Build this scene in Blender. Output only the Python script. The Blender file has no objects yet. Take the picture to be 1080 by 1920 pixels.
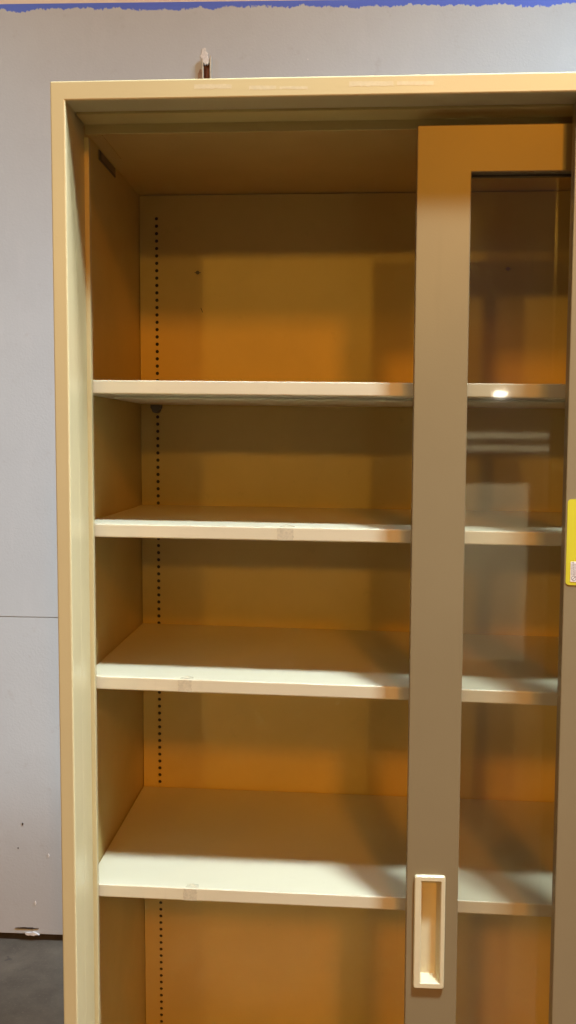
import bpy, bmesh, math, random
from mathutils import Vector, Matrix

random.seed(7)
scene = bpy.context.scene
COL = scene.collection
ZC = 1.33                      # camera height above the floor; heights below are given from the camera level


# ------------------------------------------------------------------ helpers
def obj(name, bm, mats, parent=None, bevel=0.0, seg=2, smooth=False):
    bmesh.ops.recalc_face_normals(bm, faces=bm.faces)
    me = bpy.data.meshes.new(name)
    bm.to_mesh(me)
    bm.free()
    if smooth:
        for p in me.polygons:
            p.use_smooth = True
    o = bpy.data.objects.new(name, me)
    COL.objects.link(o)
    for m in (mats if isinstance(mats, (list, tuple)) else [mats]):
        me.materials.append(m)
    if parent:
        o.parent = parent
    if bevel:
        b = o.modifiers.new('bevel', 'BEVEL')
        b.width = bevel
        b.segments = seg
        b.limit_method = 'ANGLE'
        b.angle_limit = math.radians(40)
    return o


def thing(name, label, cat, group=None, loc=(0, 0, 0)):
    o = bpy.data.objects.new(name, None)
    COL.objects.link(o)
    o.location = loc
    o['label'] = label
    o['category'] = cat
    if group:
        o['group'] = group
    return o


def box(bm, x0, x1, y0, y1, z0, z1, mat=0):
    vs = [bm.verts.new((x, y, z + ZC)) for x in (x0, x1) for y in (y0, y1) for z in (z0, z1)]
    fs = []
    for q in ((0, 1, 3, 2), (4, 6, 7, 5), (0, 4, 5, 1), (2, 3, 7, 6), (0, 2, 6, 4), (1, 5, 7, 3)):
        f = bm.faces.new([vs[i] for i in q])
        f.material_index = mat
        fs.append(f)
    return vs


def grid_plate(bm, xs, zs, holes, y0, y1):
    """upright plate with rectangular openings, one closed surface; holes = set of (i, j) cells left open"""
    nx, nz = len(xs) - 1, len(zs) - 1
    F, B = {}, {}

    def v(d, i, j, y):
        if (i, j) not in d:
            d[(i, j)] = bm.verts.new((xs[i], y, zs[j] + ZC))
        return d[(i, j)]
    solid = lambda i, j: 0 <= i < nx and 0 <= j < nz and (i, j) not in holes
    for i in range(nx):
        for j in range(nz):
            if not solid(i, j):
                continue
            c = [(i, j), (i + 1, j), (i + 1, j + 1), (i, j + 1)]
            bm.faces.new([v(F, a, b, y0) for a, b in c])
            bm.faces.new([v(B, a, b, y1) for a, b in reversed(c)])
            for k, (di, dj) in enumerate(((0, -1), (1, 0), (0, 1), (-1, 0))):
                if not solid(i + di, j + dj):
                    a, b = c[k], c[(k + 1) % 4]
                    bm.faces.new([v(F, *a, y0), v(B, *a, y1), v(B, *b, y1), v(F, *b, y0)])


def polygon_plate(bm, pts, y0, y1, mat=0):
    """flat outline in x, z given a thickness from y0 to y1"""
    a = [bm.verts.new((x, y0, z + ZC)) for x, z in pts]
    b = [bm.verts.new((x, y1, z + ZC)) for x, z in pts]
    bm.faces.new(a).material_index = mat
    bm.faces.new(list(reversed(b))).material_index = mat
    n = len(pts)
    for i in range(n):
        bm.faces.new([a[i], a[(i + 1) % n], b[(i + 1) % n], b[i]]).material_index = mat


def rounded(x0, x1, z0, z1, r, n=6):
    p = []
    for cx, cz, a0 in ((x1 - r, z1 - r, 0), (x0 + r, z1 - r, 90), (x0 + r, z0 + r, 180), (x1 - r, z0 + r, 270)):
        for k in range(n + 1):
            a = math.radians(a0 + 90 * k / n)
            p.append((cx + r * math.cos(a), cz + r * math.sin(a)))
    return p


# ------------------------------------------------------------------ materials
class Nodes:
    def __init__(self, name):
        self.m = bpy.data.materials.new(name)
        self.m.use_nodes = True
        self.nt = self.m.node_tree
        self.bsdf = self.nt.nodes['Principled BSDF']
        tc = self.nt.nodes.new('ShaderNodeTexCoord')
        self.co = tc.outputs['Object']

    def new(self, t, **kw):
        n = self.nt.nodes.new(t)
        for k, v in kw.items():
            setattr(n, k, v)
        return n

    def link(self, a, b):
        self.nt.links.new(a, b)

    def noise(self, scale, detail=3, rough=.55, stretch=None):
        n = self.new('ShaderNodeTexNoise')
        n.inputs['Scale'].default_value = scale
        n.inputs['Detail'].default_value = detail
        n.inputs['Roughness'].default_value = rough
        if stretch:
            mp = self.new('ShaderNodeMapping')
            mp.inputs['Scale'].default_value = stretch
            self.link(self.co, mp.inputs['Vector'])
            self.link(mp.outputs[0], n.inputs['Vector'])
        else:
            self.link(self.co, n.inputs['Vector'])
        return n.outputs['Fac']

    def ramp(self, fac, a, b, ca=(0, 0, 0), cb=(1, 1, 1)):
        r = self.new('ShaderNodeValToRGB')
        r.color_ramp.elements[0].position = a
        r.color_ramp.elements[1].position = b
        r.color_ramp.elements[0].color = (*ca, 1)
        r.color_ramp.elements[1].color = (*cb, 1)
        self.link(fac, r.inputs[0])
        return r.outputs[0]

    def mix(self, fac, a, b, blend='MIX'):
        n = self.new('ShaderNodeMix', data_type='RGBA', blend_type=blend)
        for sock, v in ((n.inputs['Factor'], fac), (n.inputs[6], a), (n.inputs[7], b)):
            if isinstance(v, (int, float)):
                sock.default_value = v
            elif isinstance(v, tuple):
                sock.default_value = (*v, 1)
            else:
                self.link(v, sock)
        return n.outputs[2]

    def math(self, op, a, b=0.0, c=0.0):
        n = self.new('ShaderNodeMath', operation=op)
        for s, v in zip(n.inputs, (a, b, c)):
            if isinstance(v, (int, float)):
                s.default_value = v
            else:
                self.link(v, s)
        return n.outputs[0]

    def bump(self, h, strength, dist=.001):
        b = self.new('ShaderNodeBump')
        b.inputs['Strength'].default_value = strength
        b.inputs['Distance'].default_value = dist
        self.link(h, b.inputs['Height'])
        self.link(b.outputs[0], self.bsdf.inputs['Normal'])


def paint(name, col, rough=.38, mottle=.08, grime=.12, peel=.12, spec=.5):
    """enamel on sheet steel: faint mottling, a few grubby rubbed patches, orange-peel"""
    n = Nodes(name)
    d = tuple(c * (1 - grime * 1.6) for c in col)
    big = n.ramp(n.noise(5, 4), .38, .72)
    c = n.mix(big, col, tuple(v * (1 - mottle) for v in col))
    spots = n.ramp(n.noise(38, 6, .7), .62, .78)
    c = n.mix(n.math('MULTIPLY', spots, .45), c, d)
    scr = n.ramp(n.noise(60, 2, .5, (1, 1, .06)), .70, .78)
    c = n.mix(n.math('MULTIPLY', scr, .18), c, d)
    n.link(c, n.bsdf.inputs['Base Color'])
    r = n.math('MULTIPLY_ADD', n.noise(5, 3), .12, rough - .06)
    n.link(r, n.bsdf.inputs['Roughness'])
    n.bsdf.inputs['Specular IOR Level'].default_value = spec
    n.bump(n.noise(420, 2), peel, .0006)
    return n.m


def plain(name, col, rough=.6, metallic=0.0, var=.15, scale=60):
    n = Nodes(name)
    c = n.mix(n.ramp(n.noise(scale, 4), .35, .7), col, tuple(v * (1 - var) for v in col))
    n.link(c, n.bsdf.inputs['Base Color'])
    n.bsdf.inputs['Roughness'].default_value = rough
    n.bsdf.inputs['Metallic'].default_value = metallic
    return n.m


M_FRAME = paint('beige_enamel', (.53, .45, .24), .32, .06, .05, .08)
M_INNER = paint('inner_beige_enamel', (.60, .46, .17), .40, .14, .2)
M_SHELF = paint('cream_shelf_enamel', (.61, .565, .41), .38, .05, .12)
M_DOOR = paint('taupe_door_enamel', (.24, .191, .105), .34, .06, .08)
M_HANDLE = plain('cream_plastic', (.66, .60, .40), .35, var=.05)
M_RESIDUE = plain('pale_residue', (.61, .53, .33), .22, var=.1, scale=200)
M_TAPE = plain('old_clear_tape', (.585, .53, .385), .16, var=.22, scale=300)
M_DARK = plain('dark_steel', (.05, .04, .035), .5)
M_CLIP = plain('grey_clip', (.12, .11, .10), .45, .4)
M_YELLOW = plain('yellow_sticker', (.60, .55, .028), .45, var=.04)
M_WHITE = plain('white_label', (.80, .78, .78), .5, var=.05)
M_INK = plain('grey_ink', (.22, .21, .22), .6)
M_BRACKET = plain('painted_bracket', (.62, .57, .45), .5, var=.3, scale=120)
M_RUST = plain('rust', (.16, .055, .025), .8, var=.6, scale=90)
M_PLASTER = plain('broken_plaster', (.78, .76, .72), .9, var=.25, scale=150)
M_SCAR = plain('brown_scar', (.40, .31, .26), .9, var=.3, scale=150)

# wall: grey roller paint up to a ragged edge, a blue band, cream above
n = Nodes('wall_paint')
sx = n.new('ShaderNodeSeparateXYZ')
n.link(n.co, sx.inputs[0])
zt = n.math('MULTIPLY_ADD', sx.outputs[0], .0105, sx.outputs[2])
rag = n.math('MULTIPLY_ADD', n.noise(7, 2, .6, (1, .01, .3)), .040, n.math('MULTIPLY', n.noise(120, 4, .75, (1, .01, .5)), .027))
edge = n.math('ADD', zt, rag)
isblue = n.ramp(edge, .5, .501)
isblue = n.math('GREATER_THAN', edge, 1.0770 + ZC)
iscream = n.math('GREATER_THAN', zt, 1.0590 + ZC)
g = n.mix(n.ramp(n.noise(1.6, 3), .35, .7), (.455, .488, .505), (.49, .522, .535))
g = n.mix(n.math('MULTIPLY', n.ramp(n.noise(9, 5, .65), .5, .75), .35), g, (.42, .444, .455))
streak = n.ramp(n.noise(30, 3, .6, (1, 1, .25)), .55, .75)
g = n.mix(n.math('MULTIPLY', streak, .12), g, (.60, .60, .61))
lowdirt = n.math('MULTIPLY', n.ramp(n.noise(16, 6, .75), .60, .68), .22)
g = n.mix(lowdirt, g, (.34, .31, .29))
flecks = n.math('MULTIPLY', n.ramp(n.noise(70, 3, .6), .745, .77), .6)
g = n.mix(flecks, g, (.70, .69, .68))
c = n.mix(isblue, g, (.085, .16, .66))
c = n.mix(iscream, c, (.72, .64, .54))
n.link(c, n.bsdf.inputs['Base Color'])
n.bsdf.inputs['Roughness'].default_value = .62
n.bump(n.noise(160, 4), .25, .0015)
M_WALL = n.m

n = Nodes('concrete')
c = n.mix(n.ramp(n.noise(6, 6, .65), .35, .7), (.165, .132, .095), (.080, .063, .045))
c = n.mix(n.ramp(n.noise(180, 3, .7), .6, .8), c, (.24, .20, .16))
c = n.mix(n.ramp(n.noise(11, 3, .6), .66, .72), c, (.035, .031, .027))
n.link(c, n.bsdf.inputs['Base Color'])
n.bsdf.inputs['Roughness'].default_value = .75
n.bump(n.noise(120, 5), .4, .002)
M_CONC = n.m

# thin window glass: clear, Fresnel mirror, a breath of dust
n = Nodes('clear_glass')
out = n.nt.nodes['Material Output']
tr = n.new('ShaderNodeBsdfTransparent')
tr.inputs[0].default_value = (.96, .96, .92, 1)
gl = n.new('ShaderNodeBsdfGlossy')
gl.inputs['Roughness'].default_value = .035
fr = n.new('ShaderNodeFresnel')
geo = n.new('ShaderNodeNewGeometry')
n.link(n.math('MULTIPLY_ADD', geo.outputs['Backfacing'], 1 / 1.52 - 1.52, 1.52), fr.inputs[0])
df = n.new('ShaderNodeBsdfDiffuse')
df.inputs[0].default_value = (.55, .54, .46, 1)
m1 = n.new('ShaderNodeMixShader')
n.link(n.math('MULTIPLY', fr.outputs[0], 1.7), m1.inputs[0])
n.link(tr.outputs[0], m1.inputs[1])
n.link(gl.outputs[0], m1.inputs[2])
m2 = n.new('ShaderNodeMixShader')
dust = n.math('MULTIPLY_ADD', n.ramp(n.noise(9, 6, .7, (1, 1, .35)), .4, .8), .014, .006)
n.link(dust, m2.inputs[0])
n.link(m1.outputs[0], m2.inputs[1])
n.link(df.outputs[0], m2.inputs[2])
n.link(m2.outputs[0], out.inputs[0])
M_GLASS = n.m

# ------------------------------------------------------------------ the setting
WY = 1.25
bm = bmesh.new()
vs = [bm.verts.new(p) for p in ((-7, -18, 0), (7, -18, 0), (7, WY + .6, 0), (-7, WY + .6, 0))]
bm.faces.new(vs)
floor = obj('floor', bm, M_CONC)
floor['kind'] = 'structure'

SEAM = -.4595
bm = bmesh.new()
box(bm, -7, 7, WY, WY + .05, SEAM + .0008, 2.2)
box(bm, -7, 7, WY + .0012, WY + .05, -ZC + .021, SEAM - .0008)
box(bm, -7, 7, WY + .004, WY + .05, SEAM - .0007, SEAM + .0007)
wall = obj('wall', bm, M_WALL, bevel=.0007)
wall['kind'] = 'structure'
# dark joint where the wall meets the floor
bm = bmesh.new()
box(bm, -7, 7, WY + .010, WY + .05, -ZC + .0005, -ZC + .0205)
obj('joint_strip', bm, plain('dark_joint', (.045, .038, .033), .9, var=.5, scale=40), wall)


def ragged(cx, cz, rx, rz, k=14, jit=.35, seed=0):
    rnd = random.Random(seed)
    return [(cx + rx * math.cos(2 * math.pi * i / k) * (1 + rnd.uniform(-jit, jit)),
             cz + rz * math.sin(2 * math.pi * i / k) * (1 + rnd.uniform(-jit, jit))) for i in range(k)]


def chip(name, mat, cx, cz, rx, rz, seed, t=.0015, dy=0):
    b = bmesh.new()
    polygon_plate(b, ragged(cx, cz, rx, rz, seed=seed), WY - t + dy, WY + .004)
    return obj(name, b, mat, wall)


chip('paint_chip', M_DARK, -.487, -1.2935, .026, .0024, 2, .0010)
chip('paint_flake', M_PLASTER, -.470, -1.3075, .017, .0045, 3, .0040)
chip('paint_chip', M_DARK, -.492, -1.010, .0016, .0040, 5, .0006)
chip('paint_chip', M_DARK, -.505, -1.075, .0018, .0022, 8, .0006)
chip('paint_flake', M_PLASTER, -.4235, -1.093, .0018, .0042, 6, .0010)
chip('paint_flake', M_PLASTER, -.4610, -1.223, .0018, .0048, 9, .0010)

# ------------------------------------------------------------------ wall bracket above the cabinet
br = thing('wall_bracket', 'small rusty U-shaped metal bracket sticking out of the grey wall just above the cabinet', 'bracket',
           loc=(0, WY, .80 + ZC))
inv = Matrix.Translation((0, -WY, -.80 - ZC))


def under(o, root):
    o.parent = root
    o.matrix_parent_inverse = Matrix.Translation(-Vector(root.location))
    return o


bm = bmesh.new()
box(bm, -.0100, -.0066, WY - .013, WY - .0005, .80, .921)
box(bm, .0090, .0124, WY - .013, WY - .0005, .80, .927)
under(obj('flange', bm, M_BRACKET, bevel=.0006), br)
bm = bmesh.new()
box(bm, -.0061, .0084, WY - .004, WY - .0006, .80, .915)
under(obj('back_plate', bm, M_RUST), br)
bm = bmesh.new()
box(bm, -.001, .0075, WY - .009, WY - .0045, .80, .9)
under(obj('bolt', bm, M_RUST, bevel=.001), br)
bm = bmesh.new()
polygon_plate(bm, ragged(.0005, .917, .0075, .011, 16, .25, 4), WY - .012, WY - .0042)
under(obj('plaster_plug', bm, M_PLASTER, bevel=.001), br)
bm = bmesh.new()
polygon_plate(bm, ragged(-.006, .934, .0085, .015, 20, .35, 12), WY - .0014, WY + .002)
under(obj('plaster_smear', bm, M_PLASTER), br)
bm = bmesh.new()
polygon_plate(bm, ragged(-.0155, .87, .0075, .034, 18, .25, 21), WY - .0012, WY + .002)
under(obj('wall_scar', bm, M_SCAR), br)

# ------------------------------------------------------------------ the cabinet
W = 1.28
T, TZ = .0178, .0222
ZT = .4115
ZB = -ZC
ZTOP = .3985
YB = .4543
cab = thing('display_cabinet', 'tall beige steel cabinet with sliding glass doors pushed aside and five open shelf bays', 'cabinet', loc=(0, 0, 0))


def C(name, bm, mat, parent=None, **kw):
    return obj(name, bm, mat, parent or cab, **kw)


bm = bmesh.new()
grid_plate(bm, [0, T, W - T, W], [ZB + .0, ZB + .07, ZT - TZ, ZT], {(1, 1)}, 0, .040)
frame = C('frame', bm, M_FRAME, bevel=.0019, seg=3)
# inner posts: return face, a small step, then the front-facing lip
for sgn, nm in ((0, 'inner_post'), (1, 'inner_post')):
    def X(a, b):
        return (a, b) if not sgn else (W - b, W - a)
    bm = bmesh.new()
    x0, x1 = X(.0036, T - .0006)
    box(bm, x0, x1, .0402, .0815, ZB + .002, ZTOP - .001)
    x0, x1 = X(.0036, .0226)
    box(bm, x0, x1, .0817, .0905, ZB + .002, .3735)
    C('inner_post', bm, M_FRAME, bevel=.0011)
# head track under the top rail: flat underside behind the lip, then a hanging rear skirt
bm = bmesh.new()
box(bm, T + .0012, W - T - .0012, .0402, .0764, .3868, ZTOP - .001)
box(bm, T + .0012, W - T - .0012, .0766, .0806, .3755, ZTOP - .001)
C('head_track', bm, M_INNER, bevel=.0008)
bm = bmesh.new()
box(bm, T + .001, W - T - .001, .0402, .095, ZB + .001, ZB + .0695)
C('sill_track', bm, M_INNER, bevel=.0008)
# carcass
for sgn in (0, 1):
    bm = bmesh.new()
    if not sgn:
        box(bm, 0, .0034, .0402, .466, ZB, ZT)
    else:
        box(bm, W - .0034, W, .0402, .466, ZB, ZT)
    C('side_panel', bm, M_INNER, bevel=.0006)
bm = bmesh.new()
box(bm, .0036, W - .0036, .0806, .4655, ZTOP, ZT - .0005)
box(bm, .0036, W - .0036, .0403, .0804, ZTOP + .0005, ZT - .0006)
# crease and a low fold on the cabinet ceiling, beside the left wall
box(bm, .0206, .0222, .15, .255, ZTOP - .0016, ZTOP - .0002)
C('ceiling_panel', bm, M_INNER)
bm = bmesh.new()
box(bm, .0036, W - .0036, .0955, .4655, ZB + .0005, ZB + .069)
C('bottom_panel', bm, M_INNER)
bm = bmesh.new()
box(bm, .0036, W - .0036, .4635, .4652, ZB + .07, ZTOP - .0004)
C('shade_backing', bm, M_DARK)  # added backing, coloured dark so the holes and edge gaps look shaded

# back panel with its two punched columns of shelf holes
HZ0, PITCH, NH = .3600, .01197, 118


def punched(bm, hx, x0, x1):
    half = .0055
    r = .0029
    k = 12
    y = YB
    for i in range(NH):
        zc = HZ0 - i * PITCH
        zl, zh = zc - PITCH / 2, zc + PITCH / 2
        sq = []
        for j in range(k):
            a = 2 * math.pi * j / k + math.pi / k
            cx, cz = math.cos(a), math.sin(a)
            s = 1 / max(abs(cx), abs(cz))
            sq.append((hx + half * cx * s, zc + PITCH / 2 * cz * s))
        inn = [(hx + r * math.cos(2 * math.pi * j / k + math.pi / k), zc + r * math.sin(2 * math.pi * j / k + math.pi / k)) for j in range(k)]
        A = [bm.verts.new((px, y, pz + ZC)) for px, pz in sq]
        Bv = [bm.verts.new((px, y, pz + ZC)) for px, pz in inn]
        D = [bm.verts.new((px, y + .0016, pz + ZC)) for px, pz in inn]
        cor = {}
        for sxx in (-1, 1):
            for szz in (-1, 1):
                cor[(sxx, szz)] = bm.verts.new((hx + sxx * half, y, zc + szz * PITCH / 2 + ZC))
        for j in range(k):
            j2 = (j + 1) % k
            bm.faces.new([A[j], A[j2], Bv[j2], Bv[j]])
            bm.faces.new([Bv[j], Bv[j2], D[j2], D[j]])
            p, q = sq[j], sq[j2]
            # fill the corner left when neighbouring rim points lie on different sides of the square
            onx = lambda t: abs(abs(t[0] - hx) - half) < 1e-7
            if onx(p) != onx(q):
                sxx = 1 if max(p[0] - hx, q[0] - hx, key=abs) > 0 else -1
                szz = 1 if max(p[1] - zc, q[1] - zc, key=abs) > 0 else -1
                bm.faces.new([A[j], cor[(sxx, szz)], A[j2]])
    ztop, zbot = HZ0 + PITCH / 2, HZ0 - (NH - .5) * PITCH
    return ztop, zbot


def sheet(bm, x0, x1, z0, z1, y=YB):
    bm.faces.new([bm.verts.new(p) for p in ((x0, y, z0 + ZC), (x1, y, z0 + ZC), (x1, y, z1 + ZC), (x0, y, z1 + ZC))])


bm = bmesh.new()
HX = .0325
L0, R0, Z0, Z1 = .0046, W - .0046, ZB + .070, ZTOP - .0016
for hx in (HX, W - HX):
    zt_, zb_ = punched(bm, hx, 0, 0)
    sheet(bm, hx - .0055, hx + .0055, zt_, Z1)
    sheet(bm, hx - .0055, hx + .0055, Z0, zb_)
sheet(bm, L0, HX - .0055, Z0, Z1)
sheet(bm, HX + .0055, W - HX - .0055, Z0, Z1)
sheet(bm, W - HX + .0055, R0, Z0, Z1)
bmesh.ops.remove_doubles(bm, verts=bm.verts, dist=1e-5)
# folded edges so that the sheet has a thickness at its borders
box(bm, L0, R0, YB + .0002, YB + .0020, Z1 - .003, Z1 - .0001)
box(bm, L0 + .0001, L0 + .003, YB + .0002, YB + .0020, Z0, Z1 - .0032)
back = C('back_panel', bm, M_INNER)


def disc(bm, cx, cz, r, y0, y1, k=20, mat=0):
    polygon_plate(bm, [(cx + r * math.cos(2 * math.pi * i / k), cz + r * math.sin(2 * math.pi * i / k)) for i in range(k)], y0, y1, mat)


for bx_, bz_ in ((.1008, .2722), (.603, .275)):
    bm = bmesh.new()
    disc(bm, bx_, bz_, .0050, YB - .0016, YB - .0002)
    o = C('bolt', bm, M_INNER, back, bevel=.0006)
    bm = bmesh.new()
    disc(bm, bx_, bz_, .0030, YB - .0030, YB - .0017)
    box(bm, bx_ - .0052, bx_ + .0052, YB - .0026, YB - .0018, bz_ - .0005, bz_ + .0005)
    C('bolt_head', bm, M_SCAR if bx_ > .5 else M_CLIP, o)
bm = bmesh.new()
polygon_plate(bm, [(.1052, .2150), (.1060, .2158), (.1090, .2085), (.1082, .2080)], YB - .0006, YB - .0001)
C('paint_chip', bm, M_DARK, back)

# slotted plate high on the left side panel
bm = bmesh.new()
box(bm, .0036, .0050, .2010, .2920, .3815, .3950)
pl = C('slot_plate', bm, plain('grey_brown_plate', (.20, .155, .10), .5), bevel=.0004)
bm = bmesh.new()
box(bm, .0051, .0054, .2025, .2100, .3822, .3945)
box(bm, .0051, .0054, .2100, .2905, .3822, .3840)
C('slot', bm, M_DARK, pl)

# ---- shelves: height, tilt along x, tape position on the front edge
YS, XS0, XS1 = .095, .0048, W - .0048
TH = .0175


def tilt(o, s, z):
    """lean the shelf a little along its length (it sits on uneven clips)"""
    R = Matrix.Translation((.3, YS, z + ZC)) @ Matrix.Rotation(-math.atan(s), 4, 'Y') @ Matrix.Translation((-.3, -YS, -z - ZC))
    o.data.transform(R)


def make_shelf(z, s, tape, fl=0):
    b = bmesh.new()
    box(b, XS0, XS1, YS, YB - .004, z - TH, z)
    sh = C('shelf', b, M_SHELF, bevel=.0016, seg=3)
    tilt(sh, s, z)
    b = bmesh.new()
    box(b, .034, XS1 - .03, YS + .055, YB - .075, z - TH - .0032, z - TH - .0002)
    st = C('stiffener', b, M_SHELF, sh, bevel=.0008)
    tilt(st, s, z)
    for cx in (HX, W - HX):
        b = bmesh.new()
        pts = [(cx - .0085, z - TH - .0008), (cx - .0085, z - TH - .0065)]
        for k in range(0, 9):
            a = math.pi + math.pi * k / 8
            pts.append((cx + .0065 * math.cos(a), z - TH - .0085 + .0065 * math.sin(a)))
        pts += [(cx + .0085, z - TH - .0065), (cx + .0085, z - TH - .0008)]
        polygon_plate(b, pts, YB - .017, YB - .0003)
        cl = C('shelf_clip', b, M_CLIP, sh, bevel=.0006)
        tilt(cl, s, z)
    if tape:
        x0, x1, seed = tape
        rnd = random.Random(seed)
        b = bmesh.new()
        nn = 7
        zb, ztp = z - TH + .0008, z - .0012
        L = [(x0 + rnd.uniform(-.0006, .0006), zb + (ztp - zb) * i / nn) for i in range(nn + 1)]
        Rr = [(x1 + rnd.uniform(-.0009, .0009), zb + (ztp - zb) * i / nn) for i in range(nn + 1)]
        polygon_plate(b, L + list(reversed(Rr)), YS - .00045, YS - .0001)
        # curl onto the shelf top
        xa, xb = x0 + .002, x1 + .002
        v = [b.verts.new(p) for p in ((xa, YS + .002, z + .0002 + ZC), (xb, YS + .0015, z + .0003 + ZC),
                                      (xb - .001, YS + .010, z + .0008 + ZC), ((xa + xb) / 2, YS + .0085, z + .0022 + ZC), (xa + .002, YS + .009, z + .0006 + ZC))]
        b.faces.new(v)
        tp = C('tape_strip', b, M_TAPE, sh)
        tilt(tp, s, z)
    return sh


make_shelf(.0730, -.0081, None)
make_shelf(-.1122, -.0090, (.2585, .2790, 3))
make_shelf(-.3150, -.0165, (.1290, .1470, 5))
make_shelf(-.5965, -.0128, (.1350, .1530, 8))
make_shelf(-1.08, -.008, None)

# rubbed residue on the top rail
for i, (u0, u1, zc, hh) in enumerate(((.168, .211, .4022, .0030), (.231, .262, .4000, .0026), (.266, .298, .3992, .0020), (.345, .395, .4020, .0032), (.399, .440, .4018, .0026))):
    rnd = random.Random(30 + i)
    k = 22
    up = [(u0 + (u1 - u0) * j / k, zc + hh * (.80 + .20 * rnd.random()) - .0006 * (j / k)) for j in range(k + 1)]
    dn = [(u0 + (u1 - u0) * j / k, zc - hh * (.55 + .45 * rnd.random()) - .0006 * (j / k)) for j in range(k + 1)]
    bm = bmesh.new()
    polygon_plate(bm, up + list(reversed(dn)), -.00008, -.00002)
    C('tape_residue', bm, M_RESIDUE, frame)


# ---- sliding doors
def make_door(x0, x1, yf, th, ztop, handle, label=None):
    st, rail = .0640, .0545
    zb = ZB + .078
    xs = [x0, x0 + st, x1 - st, x1]
    zs = [zb, zb + .09, ztop - rail, ztop]
    b = bmesh.new()
    if handle:
        hx0, hx1, hz0, hz1 = handle
        xs = [x0, hx0 + .003, hx1 - .003, x0 + st, x1 - st, x1]
        zs = [zb, zb + .09, hz0 + .003, hz1 - .003, ztop - rail, ztop]
        holes = {(3, 1), (3, 2), (3, 3), (1, 2)}
    else:
        holes = {(1, 1)}
    grid_plate(b, xs, zs, holes, yf, yf + th)
    d = C('sliding_door', b, M_DOOR, bevel=.0012, seg=3)
    if label:
        d['label'] = label
    b = bmesh.new()
    g0, g1, h0, h1 = x0 + st + .0004, x1 - st - .0004, zb + .0904, ztop - rail - .0004
    b.faces.new([b.verts.new(p) for p in ((g0, yf + .0152, h0 + ZC), (g1, yf + .0152, h0 + ZC), (g1, yf + .0152, h1 + ZC), (g0, yf + .0152, h1 + ZC))])
    C('glass_pane', b, M_GLASS, d)
    b = bmesh.new()
    gw = .0032
    box(b, g0, g1, yf + .0128, yf + .0148, h1 - gw, h1)
    C('rail_shade', b, M_DARK, d)  # dark strip standing in for the shade under the top rail
    return d


rear = make_door(.4262, 1.085, .045, .018, .3700, (.4355, .4740, -.6885, -.5420), 'taupe framed sliding glass door with cream recessed pull')
front = make_door(.6020, W - .0182, .012, .018, .3850, None, 'taupe framed sliding glass door with yellow sticker')

# recessed pull of the rear door
hx0, hx1, hz0, hz1 = .4355, .4740, -.6885, -.5420
ix0, ix1, iz0, iz1 = hx0 + .0088, hx1 - .0058, hz0 + .0075, hz1 - .0070
yr, yd = .0405, .0590
bm = bmesh.new()


def ring(pts, y):
    return [bm.verts.new((x, y, z + ZC)) for x, z in pts]


def rrect(x0, x1, z0, z1, r):
    return rounded(x0, x1, z0, z1, r, 4)


rings = [ring(rrect(hx0, hx1, hz0, hz1, .0028), .0449),
         ring(rrect(hx0, hx1, hz0, hz1, .0028), yr + .0014),
         ring(rrect(hx0 + .0012, hx1 - .0012, hz0 + .0012, hz1 - .0012, .0022), yr),
         ring(rrect(ix0 - .001, ix1 + .001, iz0 - .001, iz1 + .001, .0016), yr),
         ring(rrect(ix0, ix1, iz0, iz1, .0014), yr + .0010),
         ring(rrect(ix0 + .0012, ix1 - .0035, iz0 + .0030, iz1 - .0008, .0014), yd)]
for a, b in zip(rings, rings[1:]):
    for i in range(len(a)):
        j = (i + 1) % len(a)
        bm.faces.new([a[i], a[j], b[j], b[i]])
bm.faces.new(rings[-1])
C('handle', bm, M_HANDLE, rear)

# yellow sticker at the edge of the front door
bm = bmesh.new()
polygon_plate(bm, rounded(.6042, .6042 + .062, -.1690, -.0680, .0042), .0113, .0119)
stk = C('sticker', bm, M_YELLOW, front)
bm = bmesh.new()
lx0, lx1, lz0, lz1 = .6094, .6560, -.1650, -.1412
polygon_plate(bm, rounded(lx0, lx1, lz0, lz1, .0006, 2), .0109, .01125)
lab = C('sticker_label', bm, M_WHITE, stk)
bm = bmesh.new()
rnd = random.Random(4)
for c in range(5):                                   # small print running up the label
    zz = lz0 + .0078
    xx = lx0 + .0012 + c * .0017
    while zz < lz1 - .002:
        h = rnd.uniform(.0007, .0019)
        box(bm, xx, xx + .0008, .0107, .01085, zz, zz + h)
        zz += h + rnd.uniform(.0004, .0008)
cx, cz, k = lx0 + .0040, lz0 + .0042, 18
for i in range(k):                                   # round mark with a slash
    a0, a1 = 2 * math.pi * i / k, 2 * math.pi * (i + 1) / k
    q = [(cx + r * math.cos(a), cz + r * math.sin(a)) for r, a in ((.0030, a0), (.0030, a1), (.0023, a1), (.0023, a0))]
    bm.faces.new([bm.verts.new((x, .01075, z + ZC)) for x, z in q])
polygon_plate(bm, [(cx - .0018, cz - .0012), (cx - .0012, cz - .0018), (cx + .0018, cz + .0012), (cx + .0012, cz + .0018)], .0107, .01085)
C('small_print', bm, M_INK, lab)


# ------------------------------------------------------------------ what the glass mirrors, standing behind the camera
M_RACK = plain('pale_rack_paint', (.72, .66, .50), .6, var=.25, scale=3)
RX, RY = 1.13, -4.40
rk = thing('panel_rack', 'pale panel rack with two bright rails, seen as a faint reflection in the glass', 'rack')
for px in (.74, 1.52):
    bm = bmesh.new()
    box(bm, px, px + .03, RY - .06, RY - .03, -ZC, .045)
    obj('post', bm, M_DARK, rk, bevel=.002)
for z0, z1 in ((.010, .045), (-.065, -.030)):
    bm = bmesh.new()
    box(bm, .74, 1.56, RY - .028, RY - .004, z0, z1)
    obj('rail', bm, M_RACK, rk, bevel=.003)
bm = bmesh.new()
box(bm, .772, 1.44, RY - .058, RY - .034, -ZC + .002, -.26)
obj('panel', bm, M_RACK, rk, bevel=.003)

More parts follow.
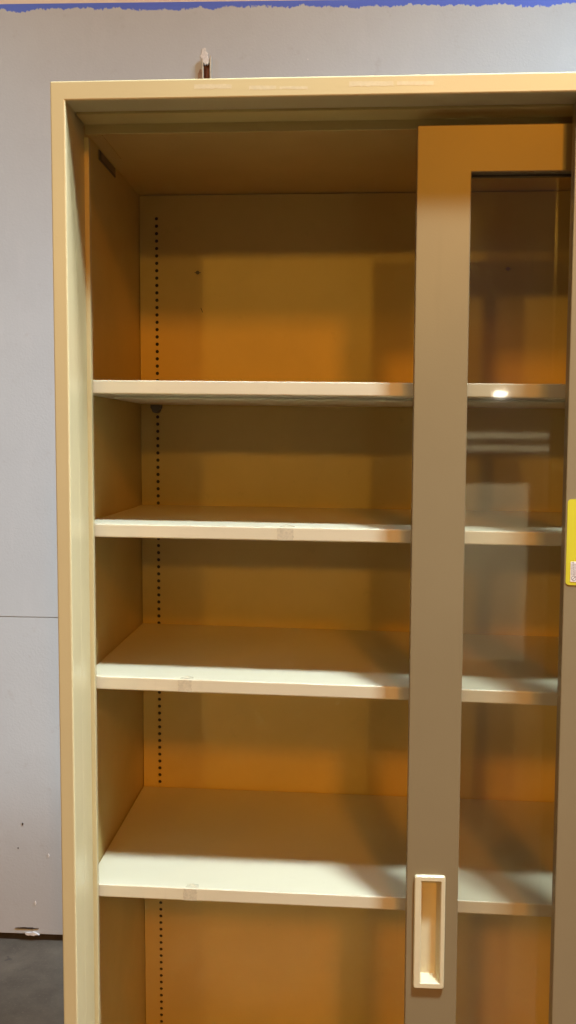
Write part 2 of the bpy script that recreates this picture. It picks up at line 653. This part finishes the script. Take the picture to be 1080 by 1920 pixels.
LX, LY, LZ = 2.80, -13.9, .735
hl = thing('hanging_lamp', 'small lit hanging lamp, seen as a bright oval reflected in the glass', 'lamp')


def lathe(bm, prof, k=24):
    rings = [[bm.verts.new((LX + r * math.cos(2 * math.pi * i / k), LY + r * math.sin(2 * math.pi * i / k), z + ZC)) for i in range(k)] for r, z in prof]
    for a, b in zip(rings, rings[1:]):
        for i in range(k):
            bm.faces.new([a[i], a[(i + 1) % k], b[(i + 1) % k], b[i]])
    bm.faces.new(rings[0])
    bm.faces.new(rings[-1])


bm = bmesh.new()
lathe(bm, [(.115 * math.sin(math.pi * q / 10) + .001, LZ - .052 * math.cos(math.pi * q / 10)) for q in range(11)])
n = Nodes('lamp_glow')
n.bsdf.inputs['Emission Color'].default_value = (1, .95, .82, 1)
n.bsdf.inputs['Emission Strength'].default_value = 30
obj('bulb', bm, n.m, hl, smooth=True)
bm = bmesh.new()
lathe(bm, [(.05, LZ + .0535), (.045, LZ + .09), (.012, LZ + .11), (.011, LZ + 1.2)])
obj('stem', bm, M_DARK, hl)


# ------------------------------------------------------------------ light
def area(name, loc, size, power, col, target=None, size_y=None, spread=180):
    l = bpy.data.lights.new(name, 'AREA')
    l.shape = 'RECTANGLE'
    l.size = size
    l.size_y = size_y or size
    l.energy = power
    l.color = col
    l.spread = math.radians(spread)
    o = bpy.data.objects.new(name, l)
    COL.objects.link(o)
    o.location = (loc[0], loc[1], loc[2] + ZC)
    if target:
        d = Vector((target[0], target[1], target[2] + ZC)) - o.location
        o.rotation_euler = d.to_track_quat('-Z', 'Y').to_euler()
    return o


COOL = (.80, .98, 1.08)
WARM = (1.0, .33, .012)
AMBER = (1.0, .50, .045)
area('near_ceiling_light_right', (1.18, -1.0, 3.0), .38, 24, COOL, (.4, 0, -.5), size_y=.26, spread=60)
area('near_ceiling_light_left', (.10, -1.0, 3.0), .38, 2.5, COOL, (.3, 0, -.5), size_y=.26, spread=60)
area('side_ceiling_light', (3.8, -.40, 3.0), .4, 19, (.86, .92, 1.10), (-.35, 0, -.4), size_y=.2, spread=50)
area('middle_ceiling_light_right', (1.8, -6.0, 3.0), .55, 158, WARM, (.5, 0, -.6))
area('middle_ceiling_light_left', (-3.9, -6.0, 3.0), .55, 62, WARM, (.2, 0, -.6))
area('far_ceiling_light_right', (1.7, -13.0, 3.0), .45, 165, AMBER, (.3, 0, -.6))
area('far_ceiling_light_left', (-2.6, -13.0, 3.0), .45, 150, AMBER, (.3, 0, -.6))
area('rack_fill', (1.0, -3.0, 1.5), .3, 36, (1, .95, .72), (1.1, -4.4, -.7), spread=70)  # added fill aimed at the rack so its reflection shows in the glass
area('wall_fill_left', (-1.4, .1, 1.45), .3, 24, (.68, .95, 1.07))  # added cool fill, placed to brighten the wall on the left
area('wall_fill_right', (1.7, .1, 1.45), .3, 58, (.64, 1.0, 1.26))  # added cool fill for the upper right of the wall

w = bpy.data.worlds.new('World')
scene.world = w
w.use_nodes = True
bg = w.node_tree.nodes['Background']
bg.inputs[0].default_value = (.88, .86, .80, 1)
bg.inputs[1].default_value = .050

# ------------------------------------------------------------------ camera
cam = bpy.data.cameras.new('camera')
cam.sensor_fit = 'VERTICAL'
cam.sensor_height = 24
cam.lens = 1760.3 / 1920 * 24
cam.clip_start = .02
cam.clip_end = 100
co = bpy.data.objects.new('camera', cam)
COL.objects.link(co)
rt = Vector((0.99820164, 0.05979691, 0.00422158))
up = Vector((-0.00879652, 0.07645275, 0.9970344))
fw = Vector((-0.05929683, 0.99527851, -0.07684127))
co.matrix_world = Matrix(((rt.x, up.x, -fw.x, .3432), (rt.y, up.y, -fw.y, -1.1), (rt.z, up.z, -fw.z, ZC), (0, 0, 0, 1)))
scene.camera = co

scene.view_settings.view_transform = 'Standard'
scene.view_settings.look = 'None'
scene.view_settings.exposure = 0
scene.view_settings.gamma = 1
scene.view_settings.use_curve_mapping = False
